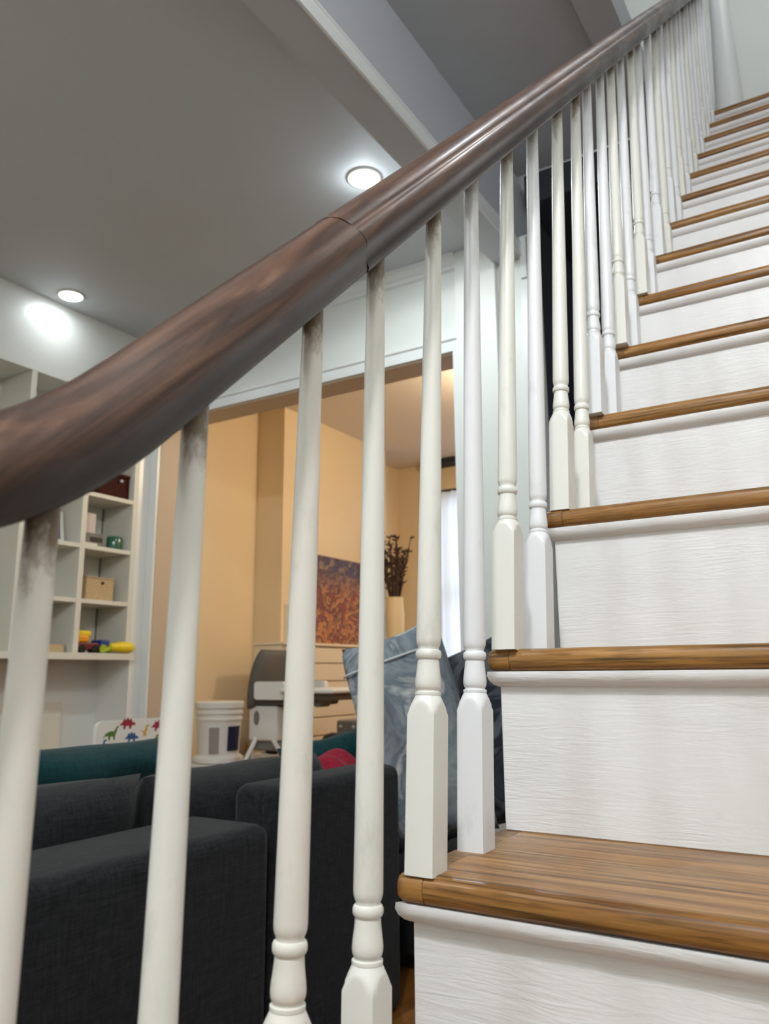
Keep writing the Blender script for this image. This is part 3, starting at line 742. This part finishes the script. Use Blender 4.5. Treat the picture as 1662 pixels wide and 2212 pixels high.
# patterned pillows standing on end
pp = thing('patterned_pillow', (-0.80, 1.35, -0.10), 'blue grey marbled pillow with a thin pale stripe leaning by the balusters', 'pillow')
P1 = Matrix.Translation((-0.80, 1.455, 0.200)) @ Matrix.Rotation(0.10, 4, 'Z') @ Matrix.Rotation(-0.30, 4, 'Y')
bm = pillow_bm(0.33, 0.62, 0.19, 26, 26, 0.06, 21, 0.012); bmesh.ops.transform(bm, matrix=P1, verts=bm.verts); mk('cover', bm, M['marble'], pp, smooth=True)
bm = bmesh.new()
pts = [P1 @ Vector((-0.165 + 0.33 * i / 24, -(0.095 * ((1 - (-1 + i / 12) ** 4) * (1 - 0.70 ** 4)) ** 0.42 + 0.006), 0.215)) for i in range(1, 24)]
tube(bm, pts, 0.0035, 6); mk('stripe', bm, M['piping'], pp, smooth=True)
ps = puff('slate_pillow', (-0.74, 1.66, 0.17), (0.46, 0.56, 0.18), (-0.12, -0.32, -0.10), 'slate', None, 22, 0.06); tag(ps, 'dark slate pillow behind the marbled pillow near the stair edge', 'pillow')

# ------------------------------------------------------------------ toddler chair with a dinosaur print
tc = thing('toddler_chair', (-2.45, 1.70, FLOOR), 'white child chair back printed with colourful dinosaurs', 'chair')
CH = (-2.30, 1.70)
bm = newbox((-2.318, 1.525, -0.02), (-2.300, 1.925, 0.192), 0.03, 4, lambda c, d: abs(d.x) > 0.9)
mk('backrest', bm, M['plastic_white'], tc, smooth=True, angle=40)
mk('seat', newbox((-2.62, 1.54, -0.12), (-2.30, 1.91, -0.098), 0.006), M['plastic_white'], tc)
for x in (-2.60, -2.33):
    for y in (1.56, 1.87): mk('leg', newbox((x, y, FLOOR), (x + 0.025, y + 0.025, -0.12)), M['plastic_white'], tc)
for y in (1.56, 1.87): mk('back_post', newbox((-2.322, y, -0.098), (-2.316, y + 0.025, 0.10)), M['plastic_white'], tc)
br = bpy.data.objects['backrest']
dino_long = [(-.5, -.1), (-.3, .12), (-.05, .2), (.15, .18), (.3, .4), (.38, .42), (.42, .36), (.34, .32), (.28, .08), (.22, -.02), (.22, -.22), (.14, -.22), (.12, -.06), (-.06, -.06), (-.08, -.22), (-.17, -.22), (-.18, -.02), (-.34, -.04)]
dino_steg = [(-.5, -.05), (-.3, .1), (-.22, .26), (-.1, .18), (0, .32), (.1, .18), (.22, .26), (.28, .08), (.48, .02), (.48, -.08), (.26, -.08), (.22, -.24), (.12, -.24), (.1, -.1), (-.1, -.1), (-.14, -.24), (-.24, -.24), (-.24, -.06)]
dino_rex = [(-.5, .1), (-.2, -.02), (-.02, .04), (.06, .3), (.14, .42), (.36, .4), (.36, .3), (.2, .26), (.2, .1), (.3, .06), (.18, .02), (.12, -.12), (.16, -.36), (.02, -.36), (.04, -.2), (-.06, -.36), (-.16, -.36), (-.1, -.14), (-.28, -.04)]
cols = {'g': mat('print_green', srgb(88, 116, 50), .6), 'b': mat('print_blue', srgb(48, 84, 134), .6), 'r': mat('print_red', srgb(150, 40, 56), .6), 'y': mat('print_yellow', srgb(206, 170, 52), .6)}
# (y, z, size, shape, colour)
for y, z, s, sh, c in ((1.805, 0.072, 0.125, dino_long, 'g'), (1.60, 0.135, 0.085, dino_long, 'g'), (1.705, 0.120, 0.075, dino_steg, 'b'), (1.85, 0.158, 0.085, dino_steg, 'r'), (1.68, 0.176, 0.085, dino_steg, 'r'),
                       (1.615, 0.062, 0.075, dino_rex, 'y'), (1.775, 0.142, 0.060, dino_rex, 'y'), (1.895, 0.112, 0.06, dino_rex, 'y'), (1.655, 0.022, 0.08, dino_steg, 'r'), (1.875, 0.060, 0.07, dino_rex, 'b'), (1.56, 0.100, 0.05, dino_rex, 'b')):
    bm = bmesh.new(); prism(bm, [(y + a * s, z + b * s) for a, b in sh], 'x', -2.300, -2.2994)
    mk('dinosaur_print', bm, cols[c], br)

# ------------------------------------------------------------------ room beyond the opening
dr = thing('dresser', (-3.35, 4.6, FLOOR), 'beige chest of drawers below the abstract painting', 'dresser')
DX = -3.215
mk('body', newbox((-3.50, 3.84, FLOOR + 0.05), (DX - 0.02, 5.86, 0.578), 0.004), M['beige'], dr)
mk('top', newbox((-3.505, 3.83, 0.579), (DX + 0.01, 5.88, 0.600), 0.004), M['beige'], dr)
mk('plinth', newbox((-3.48, 3.87, FLOOR), (DX - 0.05, 5.83, FLOOR + 0.05)), M['beige'], dr)
zs = [0.570, 0.450, 0.318, 0.186, 0.054, -0.078, -0.210, -0.340]
for a, b in zip(zs, zs[1:]):
    for y0, y1 in ((3.86, 4.845), (4.855, 5.84)):
        d_ = mk('drawer', newbox((DX - 0.020, y0, b + 0.005), (DX, y1, a - 0.005), 0.003, 1), M['beige'], dr)
pt = thing('painting', (-3.46, 4.82, 0.60), 'abstract painting in orange and violet propped on the dresser', 'painting')
bm = newbox((0, -0.40, 0.001), (0.022, 0.40, 0.735), 0.002, 1); o = mk('canvas', bm, M['painting'], pt, local=True); o.rotation_euler = (0, -0.06, 0); o.location = (0.015, 0, 0.002)
vz = thing('vase', (-3.36, 5.62, 0.60), 'pale vase of dried brown twigs at the dresser end', 'vase')
bm = bmesh.new(); lathe(bm, [(0.060, 0.0), (0.072, 0.02), (0.085, 0.16), (0.088, 0.30), (0.078, 0.42), (0.080, 0.455), (0.070, 0.455), (0.066, 0.40), (0.004, 0.38)], (-3.36, 5.62, 0.601), 28); mk('pot', bm, M['vase'], vz, smooth=True, angle=50)
rnd = random.Random(5)
for i in range(30):
    a = rnd.uniform(0, 6.28); sp = rnd.uniform(0.03, 0.26); hgt = rnd.uniform(0.30, 0.60)
    p0 = Vector((-3.36 + 0.03 * math.cos(a), 5.62 + 0.03 * math.sin(a), 0.99)); p3 = Vector((-3.36 + sp * 0.5 * math.cos(a), 5.62 + sp * math.sin(a), 1.05 + hgt))
    bm = bmesh.new(); pts = []
    for j in range(6):
        q = p0.lerp(p3, j / 5); q += Vector((rnd.uniform(-1, 1), rnd.uniform(-1, 1), 0)) * 0.010 * j / 3; pts.append(q)
    tube(bm, pts, [0.008, 0.008, 0.007, 0.007, 0.006, 0.004], 5)
    for j in range(2, 6):
        for s in range(3):
            d = Vector((rnd.uniform(-1, 1), rnd.uniform(-1, 1), rnd.uniform(0.2, 1))).normalized() * rnd.uniform(0.025, 0.06)
            tube(bm, [pts[j], pts[j] + d * 0.6, pts[j] + d], [0.006, 0.009, 0.003], 4)
    mk('twig', bm, M['brown_twig'], vz)

# white lidded bucket on a low crate
cr = thing('crate', (-3.31, 3.3, FLOOR), 'low white crate carrying the bucket', 'crate')
mk('body', newbox((-3.49, 3.12, FLOOR + 0.001), (-3.13, 3.48, -0.185), 0.01), M['plastic_white'], cr)
mk('rim', newbox((-3.495, 3.115, -0.195), (-3.125, 3.485, -0.176), 0.004), M['plastic_white'], cr)
bu = thing('bucket', (-3.31, 3.3, -0.175), 'white plastic bucket with ribbed rim and a navy label', 'bucket')
bm = bmesh.new(); c0 = (-3.31, 3.3, -0.175)
lathe(bm, [(0.1260, 0), (0.1596, 0.004), (0.1613, 0.03), (0.1327, 0.05), (0.1327, 0.06), (0.1428, 0.26), (0.1495, 0.262), (0.1495, 0.275), (0.1445, 0.278), (0.1445, 0.300), (0.1529, 0.302), (0.1529, 0.318), (0.1462, 0.320), (0.1462, 0.335)], c0, 40); mk('tub', bm, M['plastic_white'], bu, smooth=True, angle=40)
bm = bmesh.new(); lathe(bm, [(0.1478, 0.336), (0.1562, 0.338), (0.1579, 0.372), (0.1512, 0.378), (0.004, 0.374)], c0, 40); mk('lid', bm, M['plastic_white'], bu, smooth=True, angle=40)
def wrap(a0, a1, z0, z1, r):
    bm = bmesh.new(); n = 10; ou = []
    for i in range(n + 1):
        a = a0 + (a1 - a0) * i / n; ou.append([bm.verts.new((c0[0] + rr * math.cos(a), c0[1] + rr * math.sin(a), c0[2] + z)) for rr, z in ((r, z0), (r + 0.007, z1), (r - 0.004, z1), (r - 0.012, z0))])
    for p, q in zip(ou, ou[1:]):
        for i in range(4): bm.faces.new((p[i], q[i], q[(i + 1) % 4], p[(i + 1) % 4]))
    bm.faces.new(ou[0][::-1]); bm.faces.new(ou[-1]); return bm
va = math.atan2(CP[1] - 3.3, CP[0] + 3.31)
mk('label', wrap(va + 0.42, va + 1.10, 0.075, 0.225, 0.1402), M['navy'], bu)['label'] = 'navy printed label'
mk('label', wrap(va - 0.42, va + 0.02, 0.060, 0.220, 0.1402), M['label_grey'], bu)['label'] = 'grey printed label'

# high chair
hc = thing('high_chair', (-2.65, 3.3, FLOOR), 'white baby high chair with a grey padded back and tray', 'high chair')
bm = pillow_bm(0.40, 0.36, 0.10, 20, 20, 0.0, 8, 0.004)
Rm = Matrix.Translation((-2.87, 3.3, 0.345)) @ Matrix.Rotation(math.pi / 2, 4, 'Z') @ Matrix.Rotation(0.16, 4, 'X')
for v in bm.verts:
    if v.co.z > 0: v.co.x *= 1 - 0.25 * (v.co.z / 0.18) ** 2
bmesh.ops.transform(bm, matrix=Rm, verts=bm.verts); mk('backrest', bm, M['grey_pad'], hc, smooth=True)
mk('seat', newbox((-2.86, 3.12, 0.19), (-2.48, 3.48, 0.23), 0.02, 3), M['grey_pad'], hc, smooth=True, angle=50)
mk('side_shell', newbox((-2.83, 3.08, 0.225), (-2.60, 3.11, 0.33), 0.02, 3, lambda c, d: abs(d.y) > 0.9), M['plastic_white'], hc, smooth=True, angle=50)
mk('side_shell', newbox((-2.83, 3.49, 0.225), (-2.60, 3.52, 0.33), 0.02, 3, lambda c, d: abs(d.y) > 0.9), M['plastic_white'], hc, smooth=True, angle=50)
mk('tray', newbox((-2.62, 3.06, 0.262), (-2.24, 3.54, 0.290), 0.012, 3), M['plastic_white'], hc, smooth=True, angle=50)
mk('tray_bracket', newbox((-2.60, 3.16, 0.222), (-2.30, 3.44, 0.258), 0.01, 2), M['plastic_grey'], hc)
bm = bmesh.new(); lathe(bm, [(0.010, -0.05), (0.034, -0.05), (0.034, 0.05), (0.010, 0.05)], (-2.45, 3.25, 0.215), 20, 'y', cap=True); mk('tray_lever', bm, M['plastic_grey'], hc)
mk('housing', newbox((-2.92, 3.14, -0.02), (-2.70, 3.46, 0.188), 0.015, 3), M['plastic_white'], hc, smooth=True, angle=50)
bm = bmesh.new(); prism(bm, [(-2.855 + 0.020 * math.cos(a / 16 * 6.2832), 0.115 + 0.042 * math.sin(a / 16 * 6.2832)) for a in range(16)], 'y', 3.134, 3.140); mk('button', bm, M['plastic_grey'], hc)
mk('foot_bar', newbox((-2.90, 3.16, -0.075), (-2.68, 3.44, -0.022), 0.01, 2), M['plastic_grey'], hc)
for (xa, xb) in ((-2.86, -3.05), (-2.74, -2.36)):
    for y in (3.15, 3.45):
        bm = bmesh.new(); tube(bm, [(xa, y, 0.0), (xb, y + (0.06 if y > 3.3 else -0.06), FLOOR + 0.012)], 0.014, 10); mk('leg', bm, M['plastic_white'], hc, smooth=True)

# bins and clutter on the floor beside the bucket
def bin_(x, y, lab):
    t = thing('toy_bin', (x, y, FLOOR), lab, 'bin', 'white toy bins beside the bucket')
    bm = bmesh.new()
    for lo, hi in (((x - .13, y - .13, FLOOR + .001), (x + .13, y + .13, FLOOR + .02)), ((x - .13, y - .13, FLOOR + .02), (x - .115, y + .13, FLOOR + .26)), ((x + .115, y - .13, FLOOR + .02), (x + .13, y + .13, FLOOR + .26)),
                   ((x - .115, y - .13, FLOOR + .02), (x + .115, y - .115, FLOOR + .26)), ((x - .115, y + .115, FLOOR + .02), (x + .115, y + .13, FLOOR + .26))): box(bm, lo, hi)
    mk('tub', bm, M['plastic_white'], t)
    bm = bmesh.new(); lathe(bm, [(0.028, -0.004), (0.028, 0.0)], (x, y - 0.130, FLOOR + 0.19), 20, 'y'); mk('grip_hole', bm, M['black'], t)
    return t
bin_(-3.10, 3.66, 'white toy bin with a black grip hole next to bucket')
bin_(-2.85, 3.93, 'white toy bin with a black grip hole beneath the high chair')
for i, (x, y, s, c) in enumerate(((-3.155, 3.66, 0.052, 'black'), (-3.045, 3.66, 0.052, 'brown_twig'), (-2.85, 3.93, 0.09, 'black'))):
    bm = bmesh.new(); lathe(bm, [(s * 0.3, 0), (s * 0.9, s * 0.35), (s, s * 0.8), (s * 0.7, s * 1.35), (s * 0.15, s * 1.55)], (x, y, FLOOR + 0.24), 18)
    o = mk('toy_ball', bm, M[c], None, smooth=True); tag(o, ['black ball on top of the bin by the bucket', 'brown ball on top of the bin by the bucket', 'black ball in the bin beneath the high chair'][i], 'ball')
sb = thing('storage_basket', (-2.41, 3.95, FLOOR), 'grey basket with pale dots beneath the high chair tray', 'basket')
bm = newbox((-2.70, 3.75, FLOOR + 0.002), (-2.10, 4.15, 0.075), 0.015, 2); mk('body', bm, M['plastic_grey'], sb)
for k in range(6):
    bm = bmesh.new(); lathe(bm, [(0.012, -0.004), (0.010, -0.006), (0.002, -0.007)], (-2.66 + 0.1 * k, 3.75, 0.035), 12, 'y'); mk('dot', bm, M['piping'], sb)
bm = bmesh.new(); n = 18
prism(bm, [(-2.36 + 0.13 * math.cos(math.pi * i / n), 0.077 + 0.10 * math.sin(math.pi * i / n)) for i in range(n + 1)], 'y', 3.85, 3.93)
o = mk('play_arch', bm, M['black'], None); tag(o, 'black half round toy on the grey basket', 'toy')
# coat in the dark passage
ct = puff('hanging_coat', (-0.55, 3.6, 1.35), (0.55, 1.3, 0.18), (0, 0, 0.2), 'navy_coat', None, 31, 0.1, wob=0.02); tag(ct, 'navy coat hanging in the dark passage behind the balusters', 'coat')
